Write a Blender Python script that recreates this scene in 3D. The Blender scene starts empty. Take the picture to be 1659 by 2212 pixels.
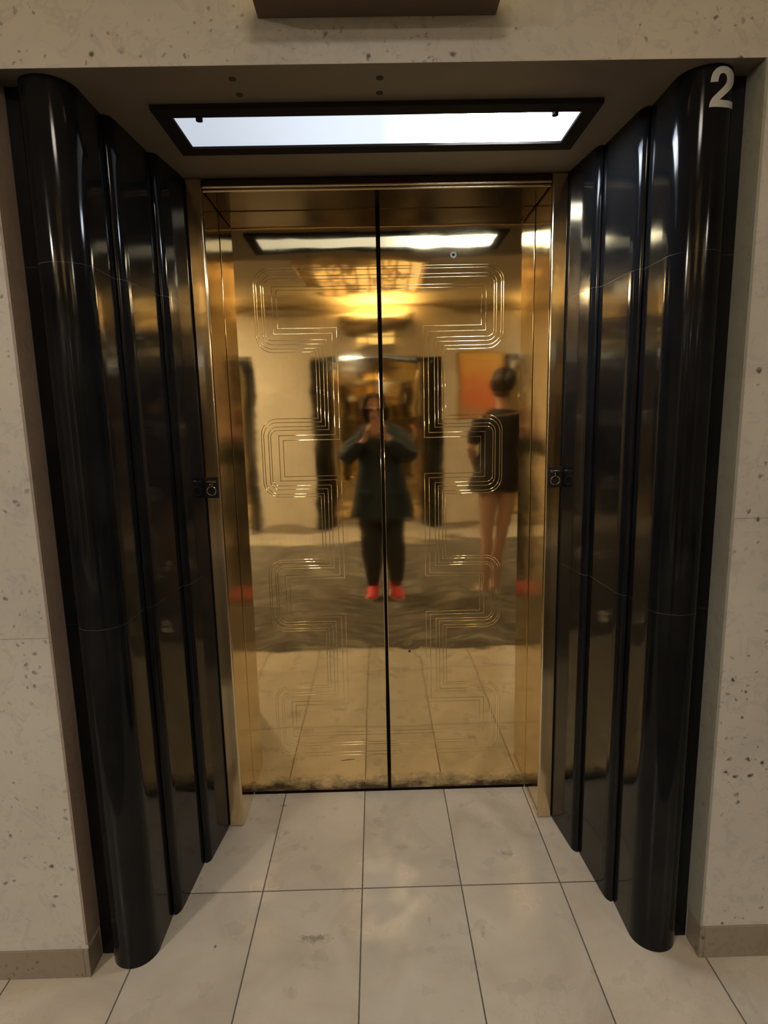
import bpy, bmesh, math, random
from mathutils import Vector, Matrix
from math import sin, cos, pi, radians

SC = bpy.context.scene
COL = SC.collection
R = random.Random(7)

# ------------------------------------------------------------------ camera
cam_d = bpy.data.cameras.new('camera')
cam = bpy.data.objects.new('camera', cam_d)
COL.objects.link(cam)
cam_d.sensor_fit = 'VERTICAL'
cam_d.sensor_height = 36.0
cam_d.lens = 36.0 * 1258.3 / 2212.0
cam_d.clip_start = 0.005
p_, y_, r_ = radians(9.3434), radians(0.6363), radians(-1.2265)
fw = Vector((sin(y_) * cos(p_), cos(y_) * cos(p_), -sin(p_)))
r0 = Vector((cos(y_), -sin(y_), 0)); u0 = r0.cross(fw)
rt = cos(r_) * r0 + sin(r_) * u0; up = rt.cross(fw)
M = Matrix((rt, up, -fw)).transposed().to_4x4()
M.translation = Vector((-0.0221, -2.0582, 1.4321))
cam.matrix_world = M
SC.camera = cam

# ------------------------------------------------------------------ exposure and world
SC.view_settings.view_transform = 'Standard'
SC.view_settings.look = 'None'
SC.view_settings.gamma = 1.0
SC.view_settings.exposure = 0.0
SC.view_settings.use_curve_mapping = False
W_ = bpy.data.worlds.new('world'); SC.world = W_; W_.use_nodes = True
W_.node_tree.nodes['Background'].inputs[0].default_value = (0.9, 0.8, 0.65, 1)
W_.node_tree.nodes['Background'].inputs[1].default_value = 0.0

# light strengths
LAMP_COL = (1.0, 0.905, 0.81)
CHANDELIER = 36.0       # watts of each hall lamp
SHADE_GLOW = 2.6        # glow of the lamp panes
LANTERN_W = 21.0
PANEL_LO, PANEL_HI = 0.70, 58.0
RECESS_W = 5.0

# ------------------------------------------------------------------ node helpers
def new_mat(name):
    m = bpy.data.materials.new(name); m.use_nodes = True
    nt = m.node_tree
    b = nt.nodes['Principled BSDF']
    return m, nt, b

def N(nt, t, **kw):
    n = nt.nodes.new(t)
    for k, v in kw.items():
        if k.startswith('i_'):
            key = k[2:].replace('_', ' ')
            n.inputs[int(key) if key.isdigit() else key].default_value = v
        else:
            setattr(n, k, v)
    return n

def L(nt, a, b): nt.links.new(a, b)

def math_(nt, op, a, b=None, c=None):
    n = nt.nodes.new('ShaderNodeMath'); n.operation = op
    for i, v in enumerate((a, b, c)):
        if v is None: continue
        if isinstance(v, (int, float)): n.inputs[i].default_value = v
        else: nt.links.new(v, n.inputs[i])
    return n.outputs[0]

def ramp(nt, fac, stops, interp='LINEAR'):
    n = nt.nodes.new('ShaderNodeValToRGB'); cr = n.color_ramp; cr.interpolation = interp
    while len(cr.elements) < len(stops): cr.elements.new(0.5)
    for e, (p, c) in zip(cr.elements, stops):
        e.position = p; e.color = (c, c, c, 1) if isinstance(c, (int, float)) else (*c, 1)
    nt.links.new(fac, n.inputs[0]); return n.outputs[0]

def mix(nt, fac, a, b, mode='MIX'):
    n = nt.nodes.new('ShaderNodeMix'); n.data_type = 'RGBA'; n.blend_type = mode
    for i, v in ((0, fac), (6, a), (7, b)):
        if isinstance(v, (int, float)): n.inputs[i].default_value = v
        elif isinstance(v, tuple): n.inputs[i].default_value = (*v, 1)
        else: nt.links.new(v, n.inputs[i])
    return n.outputs[2]

def coords(nt, kind='Object', scale=None, rot=None):
    t = nt.nodes.new('ShaderNodeTexCoord'); o = t.outputs[kind]
    if scale or rot:
        m = nt.nodes.new('ShaderNodeMapping')
        if scale: m.inputs['Scale'].default_value = scale
        if rot: m.inputs['Rotation'].default_value = rot
        nt.links.new(o, m.inputs[0]); o = m.outputs[0]
    return o

def noise(nt, co, scale, detail=3, rough=0.5, dist=0.0, out=0):
    n = N(nt, 'ShaderNodeTexNoise', i_Scale=scale, i_Detail=detail, i_Roughness=rough, i_Distortion=dist)
    if co is not None: L(nt, co, n.inputs['Vector'])
    return n.outputs[out]

def bump(nt, h, strength, dist, b, prev=None):
    n = N(nt, 'ShaderNodeBump', i_Strength=strength, i_Distance=dist)
    L(nt, h, n.inputs['Height'])
    if prev: L(nt, prev, n.inputs['Normal'])
    if b is not None: L(nt, n.outputs[0], b.inputs['Normal'])
    return n.outputs[0]

def plain(name, col, rough=0.5, metal=0.0, spec=0.5, emit=None, es=1.0):
    m, nt, b = new_mat(name)
    b.inputs['Base Color'].default_value = (*col, 1)
    b.inputs['Roughness'].default_value = rough
    b.inputs['Metallic'].default_value = metal
    b.inputs['Specular IOR Level'].default_value = spec
    if emit:
        b.inputs['Emission Color'].default_value = (*emit, 1)
        b.inputs['Emission Strength'].default_value = es
    return m

# ------------------------------------------------------------------ materials
HZ_ = 2.143
def mat_travertine(name, base, dark, joints, pits=1.0):
    m, nt, b = new_mat(name)
    co = coords(nt)
    sep = N(nt, 'ShaderNodeSeparateXYZ'); L(nt, co, sep.inputs[0])
    cloud = noise(nt, co, 2.3, 5, 0.55, 0.4)
    c1 = ramp(nt, cloud, [(0.3, tuple(x * 0.86 for x in base)), (0.55, base), (0.75, tuple(min(1, x * 1.07) for x in base))])
    # faint swirls
    sw = noise(nt, co, 16, 6, 0.6, 2.2)
    c2 = mix(nt, ramp(nt, sw, [(0.52, 0.0), (0.62, 0.35), (0.68, 0.0)]), c1, tuple(x * 0.62 for x in base))
    # dark pits gathered in clusters
    wob = noise(nt, co, 55, 3, 0.6, 0.0, 1)
    vc = N(nt, 'ShaderNodeVectorMath', operation='MULTIPLY_ADD')
    L(nt, wob, vc.inputs[0]); vc.inputs[1].default_value = (0.022, 0.022, 0.022); L(nt, co, vc.inputs[2])
    vo = N(nt, 'ShaderNodeTexVoronoi', i_Scale=34.0); L(nt, vc.outputs[0], vo.inputs['Vector'])
    holes = ramp(nt, vo.outputs['Distance'], [(0.10, 1.0), (0.25, 0.0)])
    rnd = N(nt, 'ShaderNodeSeparateColor'); L(nt, vo.outputs['Color'], rnd.inputs[0])
    some = math_(nt, 'GREATER_THAN', rnd.outputs[0], 0.55)
    rich0 = math_(nt, 'MULTIPLY', math_(nt, 'LESS_THAN', sep.outputs[0], -0.10), math_(nt, 'MULTIPLY', math_(nt, 'GREATER_THAN', sep.outputs[2], HZ_), 0.08))
    clus = ramp(nt, math_(nt, 'ADD', noise(nt, co, 4.0, 3, 0.6), rich0), [(0.46, 0.0), (0.56, 1.0)])
    pit = math_(nt, 'MULTIPLY', math_(nt, 'MULTIPLY', holes, some), clus)
    vo2 = N(nt, 'ShaderNodeTexVoronoi', i_Scale=62.0); L(nt, vc.outputs[0], vo2.inputs['Vector'])
    h2 = ramp(nt, vo2.outputs['Distance'], [(0.12, 0.6), (0.30, 0.0)])
    rn2 = N(nt, 'ShaderNodeSeparateColor'); L(nt, vo2.outputs['Color'], rn2.inputs[0])
    # the lintel's left part and the left jamb stone are the most pitted
    rich = math_(nt, 'MULTIPLY', math_(nt, 'LESS_THAN', sep.outputs[0], -0.10), math_(nt, 'MULTIPLY_ADD', math_(nt, 'GREATER_THAN', sep.outputs[2], HZ_), 0.09, 0.02))
    cl2 = ramp(nt, math_(nt, 'ADD', noise(nt, co, 3.4, 3, 0.6), rich), [(0.46, 0.0), (0.58, 1.0)])
    pit = math_(nt, 'MAXIMUM', pit, math_(nt, 'MULTIPLY', math_(nt, 'MULTIPLY', h2, math_(nt, 'GREATER_THAN', rn2.outputs[0], 0.76)), cl2))
    fine = ramp(nt, noise(nt, co, 85, 4, 0.65, 0.8), [(0.62, 0.0), (0.70, 0.8)])
    fine = math_(nt, 'MULTIPLY', fine, ramp(nt, noise(nt, co, 7.0, 2, 0.5), [(0.52, 0.0), (0.62, 1.0)]))
    allp = math_(nt, 'MULTIPLY', math_(nt, 'MAXIMUM', pit, math_(nt, 'MULTIPLY', fine, 0.7)), pits)
    c3 = mix(nt, allp, c2, dark)
    # hairline joints between slabs: (side of x, height)
    j = None
    for sx, z in joints:
        d = math_(nt, 'LESS_THAN', math_(nt, 'ABSOLUTE', math_(nt, 'SUBTRACT', sep.outputs[2], z)), 0.0011)
        s = math_(nt, 'GREATER_THAN', math_(nt, 'MULTIPLY', sep.outputs[0], float(sx)), 0.0)
        d = math_(nt, 'MULTIPLY', d, s)
        j = d if j is None else math_(nt, 'MAXIMUM', j, d)
    col = mix(nt, math_(nt, 'MULTIPLY', j, 0.6), c3, tuple(x * 0.35 for x in base)) if j is not None else c3
    L(nt, col, b.inputs['Base Color'])
    b.inputs['Roughness'].default_value = 0.42
    b.inputs['Specular IOR Level'].default_value = 0.35
    bump(nt, math_(nt, 'SUBTRACT', 1.0, allp), 0.5, 0.0015, b)
    return m

M_stone = mat_travertine('travertine', (0.51, 0.49, 0.44), (0.09, 0.06, 0.038), [(-1, 0.931), (1, 1.18), (-1, -1.0)])
M_stone_far = mat_travertine('travertine_far', (0.62, 0.56, 0.45), (0.14, 0.11, 0.07), [(-1, 1.1), (1, 1.1)], 0.6)
M_ret = {-1: mat_travertine('brown_return_face', (0.30, 0.235, 0.19), (0.12, 0.09, 0.06), [(-1, -3.0)], 0.5),
         1: mat_travertine('grey_green_return_face', (0.30, 0.30, 0.25), (0.12, 0.10, 0.07), [(-1, -3.0)], 0.5)}
M_base = mat_travertine('skirting_stone', (0.25, 0.21, 0.155), (0.08, 0.06, 0.04), [(-1, -3.0)], 1.0)

TX0, TW, TY0, TL = -0.4009, 0.305, -0.4765, 0.61
def mat_floor():
    m, nt, b = new_mat('floor_stone_tiles')
    co = coords(nt)
    sep = N(nt, 'ShaderNodeSeparateXYZ'); L(nt, co, sep.inputs[0])
    def dist(o, o0, w):
        t = math_(nt, 'DIVIDE', math_(nt, 'SUBTRACT', o, o0), w)
        fr = math_(nt, 'FRACT', math_(nt, 'ADD', t, 100.5))
        return math_(nt, 'MULTIPLY', math_(nt, 'ABSOLUTE', math_(nt, 'SUBTRACT', fr, 0.5)), w), math_(nt, 'FLOOR', math_(nt, 'ADD', t, 100.0))
    dx, ix = dist(sep.outputs[0], TX0, TW)
    dy, iy = dist(sep.outputs[1], TY0, TL)
    d = math_(nt, 'MINIMUM', dx, dy)
    grout = math_(nt, 'LESS_THAN', math_(nt, 'ADD', d, math_(nt, 'MULTIPLY', noise(nt, co, 90, 2), 0.0008)), 0.0024)
    # each tile a little different
    cv = N(nt, 'ShaderNodeCombineXYZ'); L(nt, ix, cv.inputs[0]); L(nt, iy, cv.inputs[1])
    wn = N(nt, 'ShaderNodeTexWhiteNoise'); L(nt, cv.outputs[0], wn.inputs['Vector'])
    off = N(nt, 'ShaderNodeVectorMath', operation='MULTIPLY_ADD')
    L(nt, wn.outputs['Color'], off.inputs[0]); off.inputs[1].default_value = (9, 9, 9); L(nt, co, off.inputs[2])
    cl = noise(nt, off.outputs[0], 5.0, 6, 0.55, 0.9)
    base = ramp(nt, cl, [(0.28, (0.43, 0.39, 0.32)), (0.5, (0.52, 0.48, 0.40)), (0.72, (0.58, 0.54, 0.465))])
    tint = mix(nt, wn.outputs['Value'], (0.95, 0.955, 0.96), (1.04, 0.99, 0.93))
    c = mix(nt, 1.0, base, tint, 'MULTIPLY')
    # thin brown cracks and veins
    v = noise(nt, off.outputs[0], 7.0, 8, 0.62, 1.6)
    vein = ramp(nt, v, [(0.495, 0.0), (0.503, 0.32), (0.511, 0.0)])
    vein = math_(nt, 'MULTIPLY', vein, ramp(nt, noise(nt, co, 3.0, 2), [(0.5, 0.0), (0.65, 1.0)]))
    c = mix(nt, vein, c, (0.26, 0.19, 0.12))
    # scuffs and chips with a shape of their own
    wob = noise(nt, co, 60, 4, 0.7)
    marks = [(-0.225, -0.647, 0.045, 0.016, 0.55), (-0.497, -0.662, 0.0045, 0.008, 1.0), (0.371, -0.348, 0.030, 0.014, 0.4),
             (-0.396, -0.077, 0.016, 0.008, 0.6), (-0.371, -0.22, 0.014, 0.02, 0.3), (0.245, -0.64, 0.008, 0.025, 0.3),
             (0.036, -0.308, 0.03, 0.012, 0.25), (-0.27, -0.80, 0.02, 0.02, 0.2), (0.10, -0.60, 0.006, 0.02, 0.3)]
    tot = None
    for (mx, my, rx, ry, a) in marks:
        ex = math_(nt, 'DIVIDE', math_(nt, 'SUBTRACT', sep.outputs[0], mx), rx)
        ey = math_(nt, 'DIVIDE', math_(nt, 'SUBTRACT', sep.outputs[1], my), ry)
        q = math_(nt, 'SQRT', math_(nt, 'ADD', math_(nt, 'MULTIPLY', ex, ex), math_(nt, 'MULTIPLY', ey, ey)))
        q = math_(nt, 'ADD', q, math_(nt, 'MULTIPLY', math_(nt, 'SUBTRACT', wob, 0.5), 4.0 if a < 1 else 0.5))
        q = math_(nt, 'MULTIPLY', ramp(nt, q, [(0.25, 1.0), (1.0, 0.0)]), a)
        tot = q if tot is None else math_(nt, 'MAXIMUM', tot, q)
    c = mix(nt, tot, c, (0.10, 0.07, 0.045))
    c = mix(nt, grout, c, (0.115, 0.10, 0.08))
    L(nt, c, b.inputs['Base Color'])
    rg = ramp(nt, noise(nt, co, 12, 4), [(0.3, 0.24), (0.7, 0.4)])
    L(nt, mix(nt, grout, rg, (0.85, 0.85, 0.85)), b.inputs['Roughness'])
    b.inputs['Specular IOR Level'].default_value = 0.4
    bump(nt, math_(nt, 'SUBTRACT', 1.0, grout), 0.6, 0.0015, b)
    return m
M_floor = mat_floor()

def mat_marble():
    m, nt, b = new_mat('black_marble')
    co = coords(nt)
    cl = noise(nt, co, 6, 4)
    base = ramp(nt, cl, [(0.3, (0.005, 0.0052, 0.006)), (0.7, (0.011, 0.011, 0.0115))])
    # slabs meet in hairline joints, partly filled with pale dust
    sep = N(nt, 'ShaderNodeSeparateXYZ'); L(nt, co, sep.inputs[0])
    zz = math_(nt, 'ADD', sep.outputs[2], math_(nt, 'MULTIPLY', math_(nt, 'SUBTRACT', noise(nt, co, 8, 3), 0.5), 0.006))
    d = math_(nt, 'MINIMUM', math_(nt, 'ABSOLUTE', math_(nt, 'SUBTRACT', zz, 0.941)), math_(nt, 'ABSOLUTE', math_(nt, 'SUBTRACT', zz, 1.776)))
    vein = math_(nt, 'LESS_THAN', d, 0.0007)
    gate = ramp(nt, noise(nt, co, 6, 3), [(0.40, 0.08), (0.62, 1.0)])
    spk = ramp(nt, noise(nt, co, 120, 2), [(0.76, 0.0), (0.80, 0.35)])
    f = math_(nt, 'MAXIMUM', math_(nt, 'MULTIPLY', math_(nt, 'MULTIPLY', vein, gate), 0.22), math_(nt, 'MULTIPLY', spk, 0.2))
    L(nt, mix(nt, f, base, (0.42, 0.36, 0.29)), b.inputs['Base Color'])
    L(nt, ramp(nt, noise(nt, co, 9, 5), [(0.3, 0.07), (0.7, 0.13)]), b.inputs['Roughness'])
    b.inputs['Specular IOR Level'].default_value = 0.18
    bump(nt, noise(nt, coords(nt, scale=(1, 1, 0.3)), 5, 1), 0.08, 0.0015, b)
    return m
M_marble = mat_marble()

def mat_brass(name, col, dull, r_lo, r_hi, wave=1.0, grime=False):
    m, nt, b = new_mat(name)
    co = coords(nt)
    sep = N(nt, 'ShaderNodeSeparateXYZ'); L(nt, co, sep.inputs[0])
    brush = coords(nt, scale=(60, 60, 1.2))
    n1 = noise(nt, co, 3.2, 5, 0.6, 0.6)
    n2 = noise(nt, brush, 3.0, 4, 0.6)
    tar = ramp(nt, n1, [(0.35, 0.0), (0.75, 0.55)])
    c = mix(nt, tar, col, dull)
    c = mix(nt, math_(nt, 'MULTIPLY', ramp(nt, n2, [(0.45, 0.0), (0.8, 1.0)]), 0.18), c, tuple(x * 0.8 for x in col))
    rgh = math_(nt, 'ADD', ramp(nt, n1, [(0.3, r_lo), (0.8, r_hi)]), math_(nt, 'MULTIPLY', n2, 0.03))
    b.inputs['Metallic'].default_value = 1.0
    if grime:
        g = math_(nt, 'ADD', math_(nt, 'MULTIPLY', sep.outputs[2], 15.0), math_(nt, 'MULTIPLY', math_(nt, 'SUBTRACT', noise(nt, coords(nt, scale=(1, 1, 2.2)), 11, 6, 0.7), 0.5), 2.6))
        gf = ramp(nt, g, [(0.15, 0.97), (0.55, 0.55), (0.85, 0.12), (1.1, 0.0)])
        # a short scratch and one dark speck on the panels
        ex = math_(nt, 'DIVIDE', math_(nt, 'SUBTRACT', sep.outputs[0], -0.158), 0.030)
        ez = math_(nt, 'DIVIDE', math_(nt, 'SUBTRACT', math_(nt, 'SUBTRACT', sep.outputs[2], 0.131), math_(nt, 'MULTIPLY', math_(nt, 'ADD', sep.outputs[0], 0.158), 0.09)), 0.0016)
        sc = math_(nt, 'LESS_THAN', math_(nt, 'ADD', math_(nt, 'MULTIPLY', ex, ex), math_(nt, 'MULTIPLY', ez, ez)), 1.0)
        fx = math_(nt, 'SUBTRACT', sep.outputs[0], 0.085); fz = math_(nt, 'SUBTRACT', sep.outputs[2], 0.565)
        sp = math_(nt, 'LESS_THAN', math_(nt, 'ADD', math_(nt, 'MULTIPLY', fx, fx), math_(nt, 'MULTIPLY', fz, fz)), 0.000022)
        mk = math_(nt, 'MAXIMUM', sc, sp)
        mk = math_(nt, 'MAXIMUM', gf, mk)
        c = mix(nt, mk, c, (0.055, 0.035, 0.012))
        L(nt, mix(nt, mk, rgh, (0.6, 0.6, 0.6)), b.inputs['Roughness'])
        L(nt, math_(nt, 'SUBTRACT', 1.0, math_(nt, 'MULTIPLY', mk, 0.7)), b.inputs['Metallic'])
    else:
        L(nt, rgh, b.inputs['Roughness'])
    L(nt, c, b.inputs['Base Color'])
    # the sheet is not quite flat
    w1 = noise(nt, coords(nt, scale=(1.0, 1.0, 1.5)), 3.2, 1, 0.3)
    p = bump(nt, w1, 1.0, 0.0011 * wave, None)
    w2 = noise(nt, coords(nt, scale=(0.7, 1.0, 2.6)), 9.0, 1, 0.3)
    p = bump(nt, w2, 1.0, 0.00024 * wave, None, p)
    if grime:
        # one shallow dent beside the speck
        dd = math_(nt, 'SQRT', math_(nt, 'ADD', math_(nt, 'MULTIPLY', fx, fx), math_(nt, 'MULTIPLY', fz, fz)))
        p = bump(nt, ramp(nt, math_(nt, 'MULTIPLY', dd, 22.0), [(0.0, 1.0), (1.0, 0.0)], 'EASE'), 1.0, 0.0004, None, p)
    L(nt, p, b.inputs['Normal'])
    return m
M_door = mat_brass('door_brass', (0.95, 0.74, 0.395), (0.87, 0.665, 0.34), 0.022, 0.055, 1.0, True)
M_frame = mat_brass('frame_brass', (0.80, 0.65, 0.41), (0.62, 0.49, 0.30), 0.07, 0.16, 1.6)
M_header = mat_brass('bronze_header', (0.11, 0.08, 0.052), (0.08, 0.058, 0.038), 0.14, 0.25, 1.2)
M_bronze = plain('dark_bronze', (0.20, 0.14, 0.09), 0.38, 0.8)
M_bronze_dull = plain('dull_bronze', (0.15, 0.105, 0.07), 0.6, 0.3)
M_lightframe = plain('dark_brown_metal', (0.020, 0.016, 0.014), 0.8, 0.0, 0.1)

def mat_soffit():
    m, nt, b = new_mat('brown_painted_soffit')
    co = coords(nt)
    c = ramp(nt, noise(nt, co, 4, 4), [(0.3, (0.175, 0.143, 0.112)), (0.7, (0.210, 0.174, 0.138))])
    L(nt, c, b.inputs['Base Color'])
    b.inputs['Roughness'].default_value = 0.55
    return m
M_soffit = mat_soffit()
M_hole = plain('screw_hole', (0.05, 0.035, 0.025), 0.8)
M_black = plain('shaft_black', (0.004, 0.004, 0.004), 0.9)

def mat_carpet():
    m, nt, b = new_mat('patterned_carpet')
    co = coords(nt)
    sep = N(nt, 'ShaderNodeSeparateXYZ'); L(nt, co, sep.inputs[0])
    # feathered chevrons: streaks that turn at every half repeat
    rep = 0.62
    fx = math_(nt, 'PINGPONG', sep.outputs[0], rep)
    u = math_(nt, 'ADD', math_(nt, 'MULTIPLY', fx, 0.55), sep.outputs[1])
    cv = N(nt, 'ShaderNodeCombineXYZ')
    L(nt, math_(nt, 'MULTIPLY', u, 34.0), cv.inputs[0]); L(nt, math_(nt, 'MULTIPLY', sep.outputs[0], 2.6), cv.inputs[1])
    s = noise(nt, cv.outputs[0], 1.0, 4, 0.7, 0.3)
    streak = ramp(nt, s, [(0.50, 0.0), (0.60, 1.0)])
    fine = noise(nt, co, 260, 2)
    c = mix(nt, streak, (0.095, 0.085, 0.068), (0.36, 0.33, 0.27))
    c = mix(nt, math_(nt, 'MULTIPLY', fine, 0.35), c, (0.05, 0.045, 0.04))
    L(nt, c, b.inputs['Base Color'])
    b.inputs['Roughness'].default_value = 0.95
    b.inputs['Specular IOR Level'].default_value = 0.1
    bump(nt, fine, 0.6, 0.003, b)
    return m
M_carpet = mat_carpet()
M_ceiling = plain('ceiling_plaster', (0.52, 0.46, 0.37), 0.8)
M_moulding = plain('brown_moulding', (0.22, 0.165, 0.10), 0.5)

def mat_panel():
    # frosted sheet with the tube behind its right half
    m, nt, b = new_mat('frosted_lamp_sheet')
    co = coords(nt)
    sep = N(nt, 'ShaderNodeSeparateXYZ'); L(nt, co, sep.inputs[0])
    g = ramp(nt, math_(nt, 'ADD', math_(nt, 'MULTIPLY', sep.outputs[0], 1.0), 0.5), [(0.0, 0.0), (0.5, 0.006), (0.62, 0.03), (0.70, 0.6), (0.86, 1.0), (0.93, 0.35), (0.98, 0.05)], 'EASE')
    st = math_(nt, 'MULTIPLY_ADD', g, PANEL_HI - PANEL_LO, PANEL_LO)
    b.inputs['Base Color'].default_value = (0.3, 0.32, 0.36, 1)
    b.inputs['Emission Color'].default_value = (0.78, 0.87, 1.0, 1)
    L(nt, st, b.inputs['Emission Strength'])
    b.inputs['Roughness'].default_value = 0.4
    return m
M_panel = mat_panel()
M_pane = plain('amber_lamp_pane', (0.8, 0.65, 0.35), 0.4, emit=(1.0, 0.74, 0.36), es=SHADE_GLOW)
M_amber = plain('rippled_amber_glass', (0.7, 0.55, 0.3), 0.25, emit=(1.0, 0.70, 0.32), es=0.75)
M_lantern_pane = plain('lit_indicator_pane', (0.8, 0.65, 0.35), 0.4, emit=(1.0, 0.72, 0.30), es=1.1)
M_number = plain('grey_numeral', (0.85, 0.85, 0.82), 0.5)
M_number.node_tree.nodes['Principled BSDF'].inputs['Specular IOR Level'].default_value = 0.3

# ------------------------------------------------------------------ mesh helpers
def link(name, me, mat=None, parent=None, loc=(0, 0, 0)):
    o = bpy.data.objects.new(name, me); COL.objects.link(o)
    o.location = loc
    if mat is not None: me.materials.append(mat)
    if parent is not None: o.parent = parent
    return o

def obj(name, bm, mat=None, parent=None, loc=(0, 0, 0), smooth=False, bevel=0.0, seg=2, angle=35):
    me = bpy.data.meshes.new(name)
    bmesh.ops.recalc_face_normals(bm, faces=bm.faces)
    if bevel > 0:
        es = [e for e in bm.edges if len(e.link_faces) == 2 and e.calc_face_angle(0) > radians(30)]
        rf = bmesh.ops.bevel(bm, geom=es, offset=bevel, segments=seg, profile=0.5, affect='EDGES', clamp_overlap=True)
        for f in bm.faces: f.smooth = False
        for f in rf['faces']: f.smooth = True      # only the rounding is shaded smooth, the flats stay flat
    elif smooth:
        for f in bm.faces: f.smooth = True
    bm.to_mesh(me); bm.free()
    if smooth and bevel == 0:
        me.set_sharp_from_angle(angle=radians(angle))
    return link(name, me, mat, parent, loc)

def empty(name, loc=(0, 0, 0)):
    o = bpy.data.objects.new(name, None); COL.objects.link(o); o.location = loc
    o.empty_display_size = 0.1
    return o

def tag(o, label=None, cat=None, group=None, kind=None):
    if label: o['label'] = label
    if cat: o['category'] = cat
    if group: o['group'] = group
    if kind: o['kind'] = kind
    return o

def box(bm, x0, x1, y0, y1, z0, z1):
    v = [bm.verts.new((x, y, z)) for x in (x0, x1) for y in (y0, y1) for z in (z0, z1)]
    for f in ((0, 1, 3, 2), (4, 6, 7, 5), (0, 4, 5, 1), (2, 3, 7, 6), (0, 2, 6, 4), (1, 5, 7, 3)):
        bm.faces.new([v[i] for i in f])

def prism(bm, pts, z0, z1, zs=None):
    """closed outline in x,y drawn up from z0 to z1"""
    n = len(pts)
    a = [bm.verts.new((x, y, z0)) for x, y in pts]
    b = [bm.verts.new((x, y, z1)) for x, y in pts]
    for i in range(n):
        j = (i + 1) % n
        bm.faces.new((a[i], a[j], b[j], b[i]))
    bm.faces.new(a[::-1]); bm.faces.new(b)

def cyl(bm, c, r, h, axis='Z', n=24, r2=None):
    r2 = r if r2 is None else r2
    rot = {'Z': Matrix.Identity(4), 'Y': Matrix.Rotation(radians(-90), 4, 'X'), 'X': Matrix.Rotation(radians(90), 4, 'Y')}[axis]
    g = bmesh.ops.create_cone(bm, cap_ends=True, segments=n, radius1=r, radius2=r2, depth=h, matrix=Matrix.Translation(c) @ rot)
    return g['verts']

def torus(bm, c, R_, r, rot=Matrix.Identity(3), n=32, m=10):
    rings = []
    for i in range(n):
        a = 2 * pi * i / n
        rings.append([bm.verts.new(Vector(c) + rot @ Vector(((R_ + r * cos(b)) * cos(a), r * sin(b), (R_ + r * cos(b)) * sin(a)))) for b in [2 * pi * j / m for j in range(m)]])
    for i in range(n):
        for j in range(m):
            bm.faces.new((rings[i][j], rings[(i + 1) % n][j], rings[(i + 1) % n][(j + 1) % m], rings[i][(j + 1) % m]))

def loft(bm, rings, cap=True):
    vs = [[bm.verts.new(p) for p in r] for r in rings]
    n = len(rings[0])
    for a, b in zip(vs[:-1], vs[1:]):
        for i in range(n):
            bm.faces.new((a[i], a[(i + 1) % n], b[(i + 1) % n], b[i]))
    if cap:
        bm.faces.new(vs[0][::-1]); bm.faces.new(vs[-1])
    return vs

def ell(c, rx, ry, n=24, p=2.0, tilt=0.0, wob=None):
    out = []
    for i in range(n):
        a = 2 * pi * i / n
        cx = math.copysign(abs(cos(a)) ** (2 / p), cos(a)); sy = math.copysign(abs(sin(a)) ** (2 / p), sin(a))
        k = 1.0 if wob is None else 1 + wob * sin(5 * a + c[2] * 9)
        out.append((c[0] + rx * cx * k, c[1] + ry * sy * k, c[2] + tilt * sy))
    return out

# ------------------------------------------------------------------ the hall: shell
YW = -0.737          # front face of the near wall
YO = -5.19           # front face of the opposite wall
HZ = 2.143           # height of the recesses
HC = 2.80            # hall ceiling
HX = 6.5
PITCH = 2.29         # spacing of the opposite lifts

bm = bmesh.new()
box(bm, -HX, HX, YO - 0.9, 0.12, -0.1, 0.0)
tag(obj('floor', bm, M_floor), 'pale beige stone floor laid in long rectangular tiles with dark joints', 'floor', kind='structure')

bm = bmesh.new()
box(bm, -HX, -0.80, YW, 0.12, 0.0, HC)
box(bm, 0.80, HX, YW, 0.12, 0.0, HC)
box(bm, -0.80, 0.80, YW, 0.12, HZ, HC)
bmesh.ops.remove_doubles(bm, verts=bm.verts, dist=1e-5)
tag(obj('wall_back', bm, M_stone), 'cream travertine wall with brown pits around the lift recess', 'wall', kind='structure')
# thin raised arrises at the recess corners, darker toned faces over the returns
for s, nm in ((-1, 'trim_1'), (1, 'trim_2')):
    bm = bmesh.new()
    box(bm, *sorted((s * 0.7985, s * 0.8000)), YW + 0.006, -0.6725, 0.095, HZ - 0.001)
    box(bm, *sorted((s * 0.7985, s * 0.8050)), YW - 0.0015, YW + 0.004, 0.095, HZ - 0.001)
    tag(obj(nm, bm, M_ret[s]), 'thin darker toned edging down the %s corner of the recess' % ('left' if s < 0 else 'right'), 'trim', kind='structure')
for s, nm, h in ((-1, 'baseboard_left', 0.083), (1, 'baseboard_right', 0.093)):
    bm = bmesh.new()
    box(bm, *sorted((s * 0.812, s * HX)), YW - 0.004, YW + 0.02, 0.0, h)
    box(bm, *sorted((s * 0.799, s * 0.812)), YW - 0.004, YW + 0.06, 0.0, h)
    tag(obj(nm, bm, M_base, bevel=0.0015), 'darker mottled stone skirting at the foot of the %s wall' % ('left' if s < 0 else 'right'), 'baseboard', kind='structure')

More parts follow.
